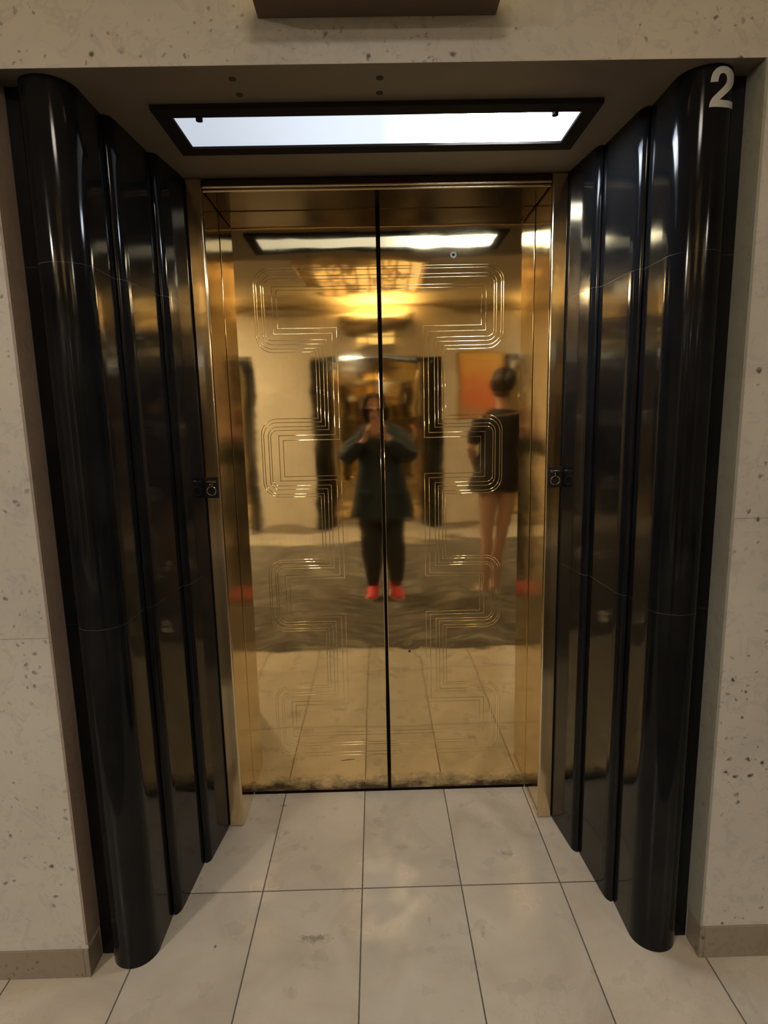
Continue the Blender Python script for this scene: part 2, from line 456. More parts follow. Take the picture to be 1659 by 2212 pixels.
bm = bmesh.new()
edges = [-HX]
for k in (-2, -1, 0, 1, 2):
    edges += [k * PITCH - 0.80, k * PITCH + 0.80]
edges.append(HX)
for a, b in zip(edges[0::2], edges[1::2]):
    box(bm, a, b, YO - 0.9, YO, 0.0, HC)
for k in (-2, -1, 0, 1, 2):
    box(bm, k * PITCH - 0.80, k * PITCH + 0.80, YO - 0.9, YO, HZ, HC)
for k in (-2, 2):
    box(bm, k * PITCH - 0.80, k * PITCH + 0.80, YO - 0.9, YO - 0.10, 0, HZ)
tag(obj('wall_front', bm, M_stone_far), 'pale stone wall with lift openings across the hall', 'wall', kind='structure')
bm = bmesh.new()
for a, b in zip(edges[0::2], edges[1::2]):
    box(bm, a, b, YO - 0.01, YO + 0.006, 0.0, 0.09)
tag(obj('baseboard_front', bm, M_base), 'brown stone skirting along the opposite wall', 'baseboard', kind='structure')
for s, nm in ((-1, 'wall_left'), (1, 'wall_right')):
    bm = bmesh.new()
    box(bm, *sorted((s * HX, s * (HX + 0.1))), YO - 0.9, 0.12, 0.0, HC)
    tag(obj(nm, bm, M_stone_far), 'stone end wall of the hall on the %s' % ('left' if s < 0 else 'right'), 'wall', kind='structure')
bm = bmesh.new()
box(bm, -HX, HX, YO - 0.9, 0.12, HC, HC + 0.1)
tag(obj('ceiling', bm, M_ceiling), 'beige plaster ceiling of the lift hall', 'ceiling', kind='structure')
bm = bmesh.new()
box(bm, -HX, HX, YO, YO + 0.03, 2.66, 2.72)
tag(obj('trim_3', bm, M_moulding, bevel=0.006), 'brown moulding high along the opposite wall', 'trim', kind='structure')

# carpet down the middle of the hall
bm = bmesh.new()
box(bm, -HX, HX, -4.545, -1.4013, 0.0, 0.008)
tag(obj('carpet_runner', bm, M_carpet, bevel=0.002), 'grey brown carpet with pale feathered streaks down the hall, seen in the doors', 'carpet')

# ------------------------------------------------------------------ one lift recess
def profile(s):
    """outline of the black pilaster on the side s (-1 left, +1 right)"""
    p = [(0.577, -0.19)]
    def nose(x0, y0, rx, ry, n=8):
        return [(x0 + rx - rx * cos(t), y0 - ry * sin(t)) for t in [pi / 2 * i / n for i in range(n + 1)]]
    p += [(0.593, -0.318)] + nose(0.594, -0.324, 0.018, 0.030) + [(0.6135, -0.350), (0.6138, -0.341)]
    p += [(0.6145, -0.346), (0.6265, -0.515)] + nose(0.6275, -0.522, 0.018, 0.032) + [(0.6480, -0.550), (0.6484, -0.540)]
    p += [(0.6488, -0.545), (0.6480, -0.640)]
    for i in range(0, 27):
        a = pi + (radians(165)) * i / 26
        p.append((0.708 + 0.060 * cos(a), -0.661 + 0.060 * sin(a)))
    p += [(0.7665, -0.672), (0.8005, -0.672), (0.8005, -0.19)]
    return [(s * x, y) for x, y in p]

def pilaster(s, label):
    bm = bmesh.new()
    prism(bm, profile(s), 0.0, HZ)
    bm.normal_update()
    o = obj('fluted_pilaster', bm, M_marble, smooth=True, angle=38)
    for p in o.data.polygons:
        if p.area > 0.05 * HZ: p.use_smooth = False       # the flat faces between the rolls
    return tag(o, label, 'pilaster')

A2 = [(-1.792, 2.1062), (-1.7783, 2.1152), (-1.7303, 2.1248), (-1.63, 2.1315), (-1.5077, 2.1351), (-1.3712, 2.1365), (-1.1947, 2.1366), (-1.0053, 2.1346), (-0.808, 2.1309), (-0.6781, 2.1245), (-0.7206, 2.1134), (-0.8962, 2.1011), (-1.0961, 2.0904), (-1.2647, 2.0821), (-1.3845, 2.0759), (-1.4418, 2.0726)]
B2 = [(-1.5378, 2.1065), (-1.531, 2.1115), (-1.515, 2.1162), (-1.4804, 2.1204), (-1.4329, 2.1224), (-1.3771, 2.1233), (-1.3111, 2.1228), (-1.2547, 2.121), (-1.2092, 2.1175), (-1.1897, 2.113), (-1.2094, 2.1073), (-1.278, 2.101), (-1.3855, 2.0943), (-1.5347, 2.086), (-1.6903, 2.077), (-1.7687, 2.0693)]
def number_two(parent):
    """the figure 2 wrapped round the big roll of the right pilaster"""
    bm = bmesh.new()
    def P(a, z, r=0.0615):
        return (0.708 + r * cos(a), -0.661 + r * sin(a), z)
    def dense(l, k=4):
        out = []
        for (a, b) in zip(l[:-1], l[1:]):
            for i in range(k): out.append((a[0] + (b[0] - a[0]) * i / k, a[1] + (b[1] - a[1]) * i / k))
        return out + [l[-1]]
    def strip(LA, LB, m=8):
        rows = [[bm.verts.new(P(a[0] + (b[0] - a[0]) * j / m, a[1] + (b[1] - a[1]) * j / m)) for j in range(m + 1)] for a, b in zip(LA, LB)]
        for r1, r2 in zip(rows[:-1], rows[1:]):
            for j in range(m): bm.faces.new((r1[j], r1[j + 1], r2[j + 1], r2[j]))
    strip(dense(A2), dense(B2))
    top = dense([(-1.7687, 2.0693), (-1.4418, 2.0726), (-1.2501, 2.0728), (-0.6758, 2.0770)], 6)
    bot = dense([(-1.7967, 2.0589), (-1.4322, 2.0585), (-1.20, 2.0592), (-0.6573, 2.0640)], 6)
    strip(top, bot, 3)
    bmesh.ops.solidify(bm, geom=bm.faces[:], thickness=0.0006)
    o = obj('number', bm, M_number, parent)
    o['label'] = 'light grey figure 2'
    return o

def door_frame(label):
    root = tag(empty('elevator_door_frame', (0, -0.09, 0)), label, 'door frame')
    off = (0, 0.09, 0)
    for s in (-1, 1):
        bm = bmesh.new()
        x0, x1 = sorted((s * 0.5245, s * 0.5768))
        box(bm, x0, x1, -0.184, -0.0015, 0.001, HZ - 0.001)
        o = obj('jamb', bm, M_frame, root, off, bevel=0.0065, seg=4)
    bm = bmesh.new()
    box(bm, -0.5235, 0.5235, -0.178, -0.0015, 2.107, HZ - 0.001)
    o = obj('header', bm, M_header, root, off, bevel=0.006, seg=4)
    bm = bmesh.new()
    cylv = cyl(bm, (0, -0.179, 2.1165), 0.0042, 1.045, 'X', 12)
    cyl(bm, (0, -0.176, 2.1065), 0.0035, 1.045, 'X', 12)
    o = obj('bead', bm, M_frame, root, off, smooth=True)
    return root

# engraved lines, from the outermost of the six to the innermost
ZT = [1.928, 1.919, 1.901, 1.890, 1.867, 1.856]
XR = [0.422, 0.414, 0.398, 0.390, 0.362, 0.347]
Z1B = [1.654, 1.666, 1.680, 1.694, 1.714, 1.732]
XL = [0.222, 0.211, 0.197, 0.185, 0.164, 0.148]
Z2T = [1.430, 1.417, 1.402, 1.390, 1.372, 1.355]
Z2B = [1.155, 1.165, 1.182, 1.195, 1.213, 1.228]
Z3T = [0.926, 0.917, 0.902, 0.893, 0.866, 0.854]
Z3B = [0.655, 0.664, 0.680, 0.690, 0.706, 0.718]
Z4T = [0.438, 0.430, 0.412, 0.402, 0.375, 0.361]
Z4B = [0.151, 0.164, 0.194, 0.204, 0.234, 0.247]
RAD = [0.056, 0.048, 0.032, 0.024, 0.0, 0.0]

def engraved_path(i):
    pts = [((0.007, ZT[i]), 0)]
    r = RAD[i]
    seq = [(XR[i], ZT[i], r), (XR[i], Z1B[i], r), (XL[i], Z1B[i], 0), (XL[i], Z2T[i], 0), (XR[i], Z2T[i], r), (XR[i], Z2B[i], r),
           (XL[i], Z2B[i], 0), (XL[i], Z3T[i], 0), (XR[i], Z3T[i], r), (XR[i], Z3B[i], r), (XL[i], Z3B[i], 0), (XL[i], Z4T[i], 0),
           (XR[i], Z4T[i], r), (XR[i], Z4B[i], r)]
    raw = [(0.007, ZT[i], 0)] + seq + [(0.007, Z4B[i], 0)]
    out = []
    for k, (x, z, rad) in enumerate(raw):
        if rad == 0 or k in (0, len(raw) - 1):
            out.append((x, z)); continue
        p = Vector((x, z)); a = (Vector(raw[k - 1][:2]) - p).normalized(); b = (Vector(raw[k + 1][:2]) - p).normalized()
        c = p + (a + b) * rad
        for t in range(9):
            ph = pi / 2 * t / 8
            out.append(tuple(c - b * rad * cos(ph) - a * rad * sin(ph)))
    return out

def ridge(bm, pts, sx, y=0.0, w=0.0014, h=0.0006):
    n = len(pts); rows = []
    P = [Vector(p) for p in pts]
    for k in range(n):
        d1 = (P[k] - P[k - 1]).normalized() if k else None
        d2 = (P[k + 1] - P[k]).normalized() if k < n - 1 else None
        d1 = d1 or d2; d2 = d2 or d1
        n1 = Vector((-d1.y, d1.x)); n2 = Vector((-d2.y, d2.x))
        mt = (n1 + n2).normalized(); sc = 1.0 / max(0.3, mt.dot(n1))
        row = []
        for tt in (-1.0, -0.75, -0.5, -0.2, 0.2, 0.5, 0.75, 1.0):
            off, yy = w * tt, 0.00005 - h * (1 + cos(pi * tt)) / 2
            q = P[k] + mt * off * sc
            row.append(bm.verts.new((sx * q.x, y + yy, q.y)))
        rows.append(row)
    for a, b in zip(rows[:-1], rows[1:]):
        for j in range(7): bm.faces.new((a[j], a[j + 1], b[j + 1], b[j])).smooth = True

GAP = 0.0042
def door_leaf(s, name, label, detail=True):
    """one sliding leaf; its face stands at y = 0"""
    bm = bmesh.new()
    x0, x1 = sorted((s * GAP, s * 0.56))
    box(bm, x0, x1, 0.0, 0.035, 0.007, 2.125)
    me = None
    bmesh.ops.recalc_face_normals(bm, faces=bm.faces)
    es = [e for e in bm.edges if all(abs(v.co.x - s * GAP) < 1e-5 and abs(v.co.y) < 1e-5 for v in e.verts)]
    rf = bmesh.ops.bevel(bm, geom=es, offset=0.003, segments=3, profile=0.5, affect='EDGES')
    for f in bm.faces: f.smooth = False
    for f in rf['faces']: f.smooth = True
    if detail:
        for i in range(6):
            ridge(bm, engraved_path(i), s)
    me = bpy.data.meshes.new(name)
    bm.to_mesh(me); bm.free()
    o = link(name, me, M_door)
    return tag(o, label, 'elevator door', kind='structure')

def ceiling_light(label):
    root = tag(empty('recessed_ceiling_light', (0, -0.475, HZ)), label, 'ceiling light')
    bm = bmesh.new()
    ox, oy, ix, iy, t = 0.520, 0.119, 0.482, 0.080, 0.012
    for (a, b, c, d) in ((-ox, ox, -oy, -iy), (-ox, ox, iy, oy), (-ox, -ix, -iy, iy), (ix, ox, -iy, iy)):
        box(bm, a, b, c, d, -t, 0.0)
    bmesh.ops.remove_doubles(bm, verts=bm.verts, dist=1e-5)
    obj('frame', bm, M_lightframe, root)
    bm = bmesh.new(); box(bm, -ix, ix, -iy, iy, -0.006, -0.002)
    obj('diffuser', bm, M_panel, root)
    for x in (-0.42, 0.42):
        bm = bmesh.new()
        cyl(bm, (x, -iy + 0.004, -0.0125), 0.008, 0.009, 'Z', 16)
        cyl(bm, (x, -iy - 0.004, -0.0125), 0.005, 0.011, 'Z', 12)
        obj('clip', bm, M_lightframe, root, smooth=True)
    return root

def lantern(label):
    """lift indicator over the recess: lit box below, flared tray above"""
    root = tag(empty('elevator_lantern', (0, YW, 2.226)), label, 'elevator indicator')
    bm = bmesh.new()
    box(bm, -0.240, 0.240, -0.135, 0.0, 0.0, 0.020)
    box(bm, -0.250, 0.250, -0.140, 0.0, 0.120, 0.135)
    for x in (-0.24, -0.08, 0.08, 0.24):
        box(bm, x - 0.006, x + 0.006, -0.137, -0.120, 0.02, 0.12)
    obj('housing', bm, M_bronze_dull, root, bevel=0.002)
    bm = bmesh.new(); box(bm, -0.230, 0.230, -0.125, -0.004, 0.021, 0.119)
    obj('lit_pane', bm, M_lantern_pane, root)
    # flared tray, open at the top
    bm = bmesh.new()
    outer = [(0.26, 0.150, 0.136), (0.36, 0.19, 0.18), (0.44, 0.225, 0.26), (0.465, 0.235, 0.345)]
    rings = []
    for (hx, dy, z) in outer:
        rings.append([(-hx, 0.0, z), (-hx, -dy * 0.8, z), (-hx * 0.86, -dy, z), (hx * 0.86, -dy, z), (hx, -dy * 0.8, z), (hx, 0.0, z)])
    for (hx, dy, z) in outer[::-1]:
        hx -= 0.012; dy -= 0.012; z = z + (0.012 if z < 0.3 else 0)
        rings.append([(-hx, -0.002, z), (-hx, -dy * 0.8, z), (-hx * 0.86, -dy, z), (hx * 0.86, -dy, z), (hx, -dy * 0.8, z), (hx, -0.002, z)])
    loft(bm, rings, cap=True)
    obj('tray', bm, M_bronze, root, smooth=True, angle=30)
    ld = bpy.data.lights.new('lantern_bulb', 'AREA'); ld.shape = 'RECTANGLE'; ld.size = 0.6; ld.size_y = 0.10
    ld.energy = LANTERN_W; ld.color = (1.0, 0.74, 0.33)
    lo = bpy.data.objects.new('bulb_light', ld); COL.objects.link(lo); lo.parent = root
    lo.location = (0, -0.12, 0.30); lo.rotation_euler = (radians(180), 0, 0)
    return root

def ring_holder(s, z, label):
    root = tag(empty('ring_pull', (s * 0.5545, -0.184, z)), label, 'ring pull')
    bm = bmesh.new(); box(bm, -0.0215, 0.0215, -0.003, 0.0, -0.034, 0.034)
    obj('back_plate', bm, M_lightframe, root, bevel=0.001)
    bm = bmesh.new(); box(bm, -0.0155, 0.0155, -0.009, -0.003, 0.016, 0.0225)
    obj('bar', bm, M_frame, root, bevel=0.001)
    bm = bmesh.new()
    torus(bm, (0, -0.008, 0.009), 0.0048, 0.0016, Matrix.Rotation(radians(60), 3, 'Z'), 20, 8)
    obj('eyelet', bm, M_frame, root, smooth=True)
    bm = bmesh.new()
    torus(bm, (0, -0.0095, -0.0095), 0.0142, 0.0019, Matrix.Rotation(radians(8), 3, 'X'), 36, 10)
    obj('ring', bm, M_frame, root, smooth=True)
    return root

recess = []
recess.append(pilaster(-1, 'glossy black fluted marble pilaster, the plain one to the left of the brass doors'))
pr = pilaster(1, 'glossy black fluted marble pilaster with a grey figure 2 near its top')
recess.append(pr)
recess.append(door_frame('polished brass frame around the near lift doors'))
dl = door_leaf(-1, 'door_1', 'left leaf of the engraved brass lift doors')
dr = door_leaf(1, 'door_2', 'right leaf of the engraved brass lift doors, with a small peephole near its top')
recess += [dl, dr]
recess.append(ceiling_light('white frosted light panel in the brown soffit before the near brass doors'))
recess.append(lantern('brown bronze lift indicator box jutting from the wall above the near recess'))

# soffit of the recess (painted) and what closes it behind
def soffit(nm, label):
    bm = bmesh.new()
    box(bm, -0.7995, 0.7995, -0.7365, 0.0, HZ - 0.0004, HZ + 0.02)
    o = tag(obj(nm, bm, M_soffit), label, 'soffit', kind='structure')
    return o
recess.append(soffit('trim_4', 'brown painted soffit over the near recess'))
bm = bmesh.new()
box(bm, -0.80, 0.80, 0.036, 0.10, 0.0, HZ)
box(bm, -0.80, -0.578, -0.188, 0.10, 0.0, HZ)
box(bm, 0.578, 0.80, -0.188, 0.10, 0.0, HZ)
box(bm, -0.60, 0.60, 0.036, 0.10, 2.101, HZ)
recess.append(tag(obj('trim_5', bm, M_black), 'black shaft lining behind the near lift doors', 'lining', kind='structure'))
bm = bmesh.new()
box(bm, -0.523, 0.523, -0.006, 0.035, -0.001, 0.0015)
recess.append(tag(obj('trim_6', bm, plain('dark_sill', (0.05, 0.03, 0.012), 0.4, 0.8)), 'thin dark sill under the near brass doors', 'sill', kind='structure'))

# ---- copies of the recess across the hall (turned half round)
def children(o): return [c for c in bpy.data.objects if c.parent == o]
def copy_tree(o, parent=None):
    kids = children(o)
    c = o.copy(); COL.objects.link(c)
    if parent is not None: c.parent = parent
    for k in kids: copy_tree(k, c)
    return c
LAB = {
 0: ['black marble pilaster by the right pier across the hall, seen in the doors', 'black marble pilaster by the left pier across the hall, seen in the doors', 'brass frame of the facing lift reflected behind the photographer',
     'door leaf of the facing lift, reflected right of the centre gap', 'door leaf of the facing lift, reflected left of the centre gap', 'light panel in the soffit of the facing lift across the hall',
     'bronze indicator with amber glow above the facing lift, reflected high in the doors', 'soffit of the facing recess', 'black lining behind the facing lift', 'sill of the facing lift'],
 -1: ['outer black pilaster of the next lift at the left end of the reflection', 'outermost black pilaster beyond the left pier across the hall', 'brass frame of the lift beyond the left pier across the hall',
      'door leaf nearer the left pier in the lift beyond it', 'door leaf farther out in the lift beyond the left pier', 'light panel over the lift beyond the left pier',
      'bronze indicator over the lift beyond the left pier', 'soffit of the recess beyond the left pier', 'black lining of the lift beyond the left pier', 'sill of the lift beyond the left pier'],
 1: ['outermost black pilaster beyond the right pier across the hall', 'black pilaster next to the orange poster across the hall', 'brass frame of the lift beyond the right pier across the hall',
     'door leaf farther out in the lift beyond the right pier', 'door leaf nearer the right pier in the lift beyond it', 'light panel over the lift beyond the right pier',
     'bronze indicator over the lift beyond the right pier', 'soffit of the recess beyond the right pier', 'black lining of the lift beyond the right pier', 'sill of the lift beyond the right pier'],
}
YOFF = YO + YW       # a point y of the near recess lands at YOFF - y
NAMES = {'door_1': 'door_%d', 'door_2': 'door_%d', 'trim_4': 'trim_%d', 'trim_5': 'trim_%d', 'trim_6': 'trim_%d'}
nd, ntm = 3, 7
for k in (0, -1, 1):
    for o, lab in zip(list(recess), LAB[k]):
        c = copy_tree(o)
        c.location = (k * PITCH - o.location.x, YOFF - o.location.y, o.location.z)
        c.rotation_euler = (0, 0, pi)
        c['label'] = lab
        if o.name.startswith('door_'): c.name = 'door_%d' % nd; nd += 1
        if o.name.startswith('trim_'): c.name = 'trim_%d' % ntm; ntm += 1

# parts only the near recess has
number_two(pr)
bm = bmesh.new()
cyl(bm, (0.251, -0.0008, 1.959), 0.0105, 0.0022, 'Y', 28)
ph = obj('peephole', bm, plain('worn_brass_rim', (0.20, 0.18, 0.15), 0.55, 0.5), dr, smooth=True)
bm = bmesh.new(); cyl(bm, (0.251, -0.0022, 1.959), 0.0048, 0.0012, 'Y', 20)
obj('hole', bm, M_black, ph)
ring_holder(-1, 1.2165, 'small bronze ring pull on the left brass jamb')
ring_holder(1, 1.2255, 'small bronze ring pull on the right brass jamb')
for i, (x, y) in enumerate(((-0.308, -0.689), (-0.307, -0.628), (0.004, -0.685), (0.004, -0.627))):
    bm = bmesh.new(); cyl(bm, (0, 0, -0.0006), 0.008, 0.0014, 'Z', 16)
    tag(obj('screw_cap', bm, M_hole, loc=(x, y, HZ), smooth=True),
        ['small dark screw cap in the soffit, front one of the left pair', 'small dark screw cap in the soffit, rear one of the left pair',
         'small dark screw cap in the soffit, front one of the middle pair', 'small dark screw cap in the soffit, rear one of the middle pair'][i], 'screw', 'screw caps in the soffit')

# ------------------------------------------------------------------ hall lamps
def hall_lamp(x, y, label, power=1.0):
    """flush round lamp: gilt rim, frosted bowl"""
    root = tag(empty('hall_ceiling_lamp', (x, y, HC)), label, 'ceiling lamp', 'round lamps on the hall ceiling')
    bm = bmesh.new()
    cyl(bm, (0, 0, -0.012), 0.26, 0.024, 'Z', 48); cyl(bm, (0, 0, -0.032), 0.235, 0.018, 'Z', 48)
    obj('rim', bm, M_frame, root, smooth=True, angle=40)
    bm = bmesh.new()
    rg = []
    for k in range(7):
        a = pi / 2 * k / 6.5
        rg.append([(0.21 * cos(a) * cos(2 * pi * q / 40), 0.21 * cos(a) * sin(2 * pi * q / 40), -0.041 - 0.05 * sin(a)) for q in range(40)])
    loft(bm, rg)
    obj('glass_bowl', bm, M_pane, root, smooth=True, angle=60)
    ld = bpy.data.lights.new('hall_lamp_light', 'AREA'); ld.shape = 'DISK'; ld.size = 0.36
    ld.energy = CHANDELIER * power; ld.color = LAMP_COL
    lo = bpy.data.objects.new('bulb_light', ld); COL.objects.link(lo); lo.parent = root
    lo.location = (0, 0, -0.095)
    return root
hall_lamp(0.0, -2.35, 'round frosted lamp on the hall ceiling, the one nearest the brass doors', 0.34)
hall_lamp(-2.4, -3.9, 'added unseen round lamp on the hall ceiling farther down on the left', 2.5)  # side lamp added outside the doors' view to brighten the opposite wall
hall_lamp(2.4, -3.9, 'added unseen round lamp on the hall ceiling farther down on the right', 0.75)  # also added and unseen, weaker so the right wall stays darker

# wide gilt ceiling panel with rippled amber glass, caught high in the doors
root = tag(empty('rippled_glass_lamp', (-0.12, -3.87, HC)), 'wide gilt ceiling lamp of rippled amber glass, reflected high in the brass doors', 'ceiling lamp')
bm = bmesh.new()
for (a, b, c, d) in ((-0.60, 0.60, -0.60, -0.57), (-0.60, 0.60, 0.57, 0.60), (-0.60, -0.57, -0.57, 0.57), (0.57, 0.60, -0.57, 0.57)):
    box(bm, a, b, c, d, -0.06, 0.0)
obj('frame', bm, M_frame, root, bevel=0.004)
NX, NY = 9, 7
for i in range(NX):
    for j in range(NY):
        cx = -0.57 + 1.14 * (i + 0.5) / NX; cy = -0.57 + 1.14 * (j + 0.5) / NY
        bm = bmesh.new()
        g = []
        for u in range(7):
            row = []
            for v in range(7):
                du = (u / 6 - 0.5); dv = (v / 6 - 0.5)
                row.append(bm.verts.new((cx + du * 0.104, cy + dv * 0.142, -0.012 - 0.040 * cos(pi * du) * (0.35 + 0.65 * cos(pi * dv)) + 0.006 * sin(9 * du + i * 2.1 + j))))
            g.append(row)
        for u in range(6):
            for v in range(6): bm.faces.new((g[u][v], g[u + 1][v], g[u + 1][v + 1], g[u][v + 1]))
        bmesh.ops.solidify(bm, geom=bm.faces[:], thickness=0.003)
        obj('glass_pillow', bm, M_amber if (i * 5 + j * 3 + (i * j) % 4) % 3 else M_frame, root, smooth=True, angle=60)

# framed orange poster on the right pier across the hall
root = tag(empty('framed_poster', (1.27, YO, 1.38)), 'framed orange poster on the right pier across the hall', 'poster')
bm = bmesh.new()
for (a, b, c, d) in ((-0.27, 0.27, 0.0, 0.02), (-0.27, 0.27, 0.78, 0.80), (-0.27, -0.25, 0.02, 0.78), (0.25, 0.27, 0.02, 0.78)):
    box(bm, a, b, 0.0, 0.025, c, d)
obj('frame', bm, plain('poster_frame', (0.45, 0.30, 0.14), 0.4, 0.6), root)
m_, nt_, b_ = new_mat('poster_print_lit_top')
co_ = coords(nt_); sp_ = N(nt_, 'ShaderNodeSeparateXYZ'); L(nt_, co_, sp_.inputs[0])
L(nt_, ramp(nt_, math_(nt_, 'ADD', sp_.outputs[2], math_(nt_, 'MULTIPLY', noise(nt_, co_, 4, 3), 0.3)), [(0.1, (0.42, 0.30, 0.18)), (0.35, (0.66, 0.20, 0.08)), (0.62, (0.72, 0.27, 0.10)), (0.85, (0.80, 0.50, 0.14))]), b_.inputs['Base Color'])  # yellow top is lamp light put into the print's colour
b_.inputs['Roughness'].default_value = 0.4
bm = bmesh.new(); box(bm, -0.252, 0.252, 0.0, 0.012, 0.018, 0.782)
obj('print', bm, m_, root)

# ------------------------------------------------------------------ people
M_skin = plain('skin', (0.56, 0.33, 0.24), 0.5)
M_skin.node_tree.nodes['Principled BSDF'].inputs['Subsurface Weight'].default_value = 0.05
M_hair = plain('dark_brown_hair', (0.045, 0.026, 0.017), 0.6)
M_hair2 = plain('black_hair', (0.022, 0.016, 0.012), 0.55)
M_coat = plain('dark_teal_coat', (0.011, 0.023, 0.034), 0.75)
M_trouser = plain('charcoal_trousers', (0.028, 0.028, 0.032), 0.85)
M_shoe = plain('coral_red_shoe', (0.88, 0.075, 0.095), 0.6)
M_sole = plain('pale_sole', (0.65, 0.55, 0.45), 0.7)
M_dress = plain('black_dress', (0.016, 0.013, 0.015), 0.8)
M_eye = plain('eye_white', (0.7, 0.68, 0.64), 0.3)
M_lip = plain('lips', (0.42, 0.14, 0.12), 0.5)
M_silver = plain('silver_leather', (0.75, 0.70, 0.62), 0.3, 0.8)

DG = lambda: bpy.context.evaluated_depsgraph_get()
def skin_mesh(name, verts, edges, radii, root_i, mat, parent, sub=2):
    me = bpy.data.meshes.new(name + '_cage')
    me.from_pydata([tuple(v) for v in verts], edges, []); me.update()
    o = bpy.data.objects.new(name + '_cage', me); COL.objects.link(o)
    md = o.modifiers.new('s', 'SKIN'); md.use_smooth_shade = True; md.branch_smoothing = 0.6
    sv = me.skin_vertices[0].data
    for i, r in enumerate(radii):
        sv[i].radius = r if isinstance(r, tuple) else (r, r)
        sv[i].use_root = (i == root_i)
    sb = o.modifiers.new('d', 'SUBSURF'); sb.levels = sub; sb.render_levels = sub
    bpy.context.view_layer.update()
    m2 = bpy.data.meshes.new_from_object(o.evaluated_get(DG()))
    bpy.data.objects.remove(o); bpy.data.meshes.remove(me)
    m2.name = name
    m2.polygons.foreach_set('use_smooth', [True] * len(m2.polygons))
    m2.materials.clear()
    return link(name, m2, mat, parent)

class Skel:
    def __init__(s): s.v = []; s.e = []; s.r = []
    def add(s, p, r, frm=None):
        s.v.append(Vector(p)); s.r.append(r)
        if frm is not None: s.e.append((frm, len(s.v) - 1))
        return len(s.v) - 1
    def chain(s, pts, frm):
        for p, r in pts: frm = s.add(p, r, frm)
        return frm

def hand(S, wrist_i, wrist, d, palm_n, curl, side, ln=0.17):
    """palm and five fingers from the wrist along d; palm_n points out of the palm; side the thumb direction"""
    d = Vector(d).normalized(); n = Vector(palm_n); n = (n - d * n.dot(d)).normalized(); t = Vector(side); t = (t - d * t.dot(d) - n * t.dot(n)).normalized()
    w = Vector(wrist)
    k = ln / 0.17
    p = S.add(w + d * 0.04 * k, (0.030 * k, 0.018 * k), wrist_i)
    q = S.add(w + d * 0.075 * k, (0.032 * k, 0.015 * k), p)
    for off, l, r in ((0.030, 0.072, 0.0085), (0.010, 0.080, 0.009), (-0.010, 0.074, 0.0085), (-0.029, 0.058, 0.0075)):
        b0 = w + d * 0.088 * k + t * off * k
        a = S.add(b0, r * k, q); cur = d.copy(); pos = b0
        for seg, f in enumerate((0.42, 0.32, 0.26)):
            ang = curl * (0.5 + 0.5 * seg)
            cur = (d * cos(ang) + n * sin(ang)).normalized()
            pos = pos + cur * l * f * k
            a = S.add(pos, r * k * (0.95 - 0.12 * seg), a)
    a = S.add(w + d * 0.030 * k + t * 0.030 * k + n * 0.006, 0.0115 * k, p)
    a = S.add(w + d * 0.055 * k + t * 0.052 * k + n * 0.014, 0.0105 * k, a)
    a = S.add(w + d * 0.080 * k + t * 0.058 * k + n * 0.026, 0.0085 * k, a)

def add_head(S, neck_i, c, f, H=0.22):
    """skull, jaw, nose and ears; c is the centre of the head, f the way the face looks"""
    f = Vector(f).normalized(); u = Vector((0, 0, 1)); r = f.cross(u).normalized(); u = r.cross(f)
    c = Vector(c); k = H / 0.22
    j = S.add(c - u * 0.060 * k + f * 0.012, (0.052 * k, 0.058 * k), neck_i)
    m = S.add(c - u * 0.005 * k + f * 0.006, (0.068 * k, 0.080 * k), j)
    t = S.add(c + u * 0.050 * k - f * 0.002, (0.066 * k, 0.078 * k), m)
    S.add(c + u * 0.088 * k - f * 0.004, (0.040 * k, 0.046 * k), t)
    n0 = S.add(c - u * 0.012 * k + f * 0.082 * k, 0.011 * k, m)
    S.add(c - u * 0.030 * k + f * 0.098 * k, 0.009 * k, n0)
    S.add(c - u * 0.082 * k + f * 0.060 * k, 0.018 * k, j)
    for sd in (-1, 1):
        e = S.add(c + r * sd * 0.070 * k - u * 0.012 * k - f * 0.008, (0.009 * k, 0.014 * k), m)
        S.add(c + r * sd * 0.084 * k - u * 0.004 * k - f * 0.016, (0.006 * k, 0.016 * k), e)
    return f, u, r

def face_parts(parent, c, f, k=1.0):
    f = Vector(f).normalized(); u = Vector((0, 0, 1)); r = f.cross(u).normalized(); u = r.cross(f); c = Vector(c)
    for sd in (-1, 1):
        bm = bmesh.new()
        bmesh.ops.create_uvsphere(bm, u_segments=16, v_segments=10, radius=0.0125 * k, matrix=Matrix.Translation(c + r * sd * 0.031 * k + u * 0.006 * k + f * 0.0665 * k))
        e = obj('eye', bm, M_eye, parent, smooth=True)
        bm = bmesh.new()
        bmesh.ops.create_uvsphere(bm, u_segments=12, v_segments=8, radius=0.0065 * k, matrix=Matrix.Translation(c + r * sd * 0.031 * k + u * 0.006 * k + f * 0.0740 * k))
        obj('iris', bm, M_hair, e, smooth=True)
        bm = bmesh.new()
        pts = [c + r * sd * (0.014 + 0.034 * t) * k + u * (0.026 + 0.007 * sin(pi * t)) * k + f * (0.078 - 0.016 * t) * k for t in [i / 6 for i in range(7)]]
        for a, b in zip(pts[:-1], pts[1:]):
            mid = (a + b) / 2
            bmesh.ops.create_uvsphere(bm, u_segments=8, v_segments=6, radius=0.0042 * k, matrix=Matrix.Translation(mid))
        obj('eyebrow', bm, M_hair, parent, smooth=True)
    bm = bmesh.new()
    bmesh.ops.create_uvsphere(bm, u_segments=16, v_segments=8, radius=1.0, matrix=Matrix.Translation(c - u * 0.052 * k + f * 0.066 * k) @ Matrix.Diagonal((0.023 * k, 0.010 * k, 0.008 * k, 1)))
    obj('lips', bm, M_lip, parent, smooth=True)

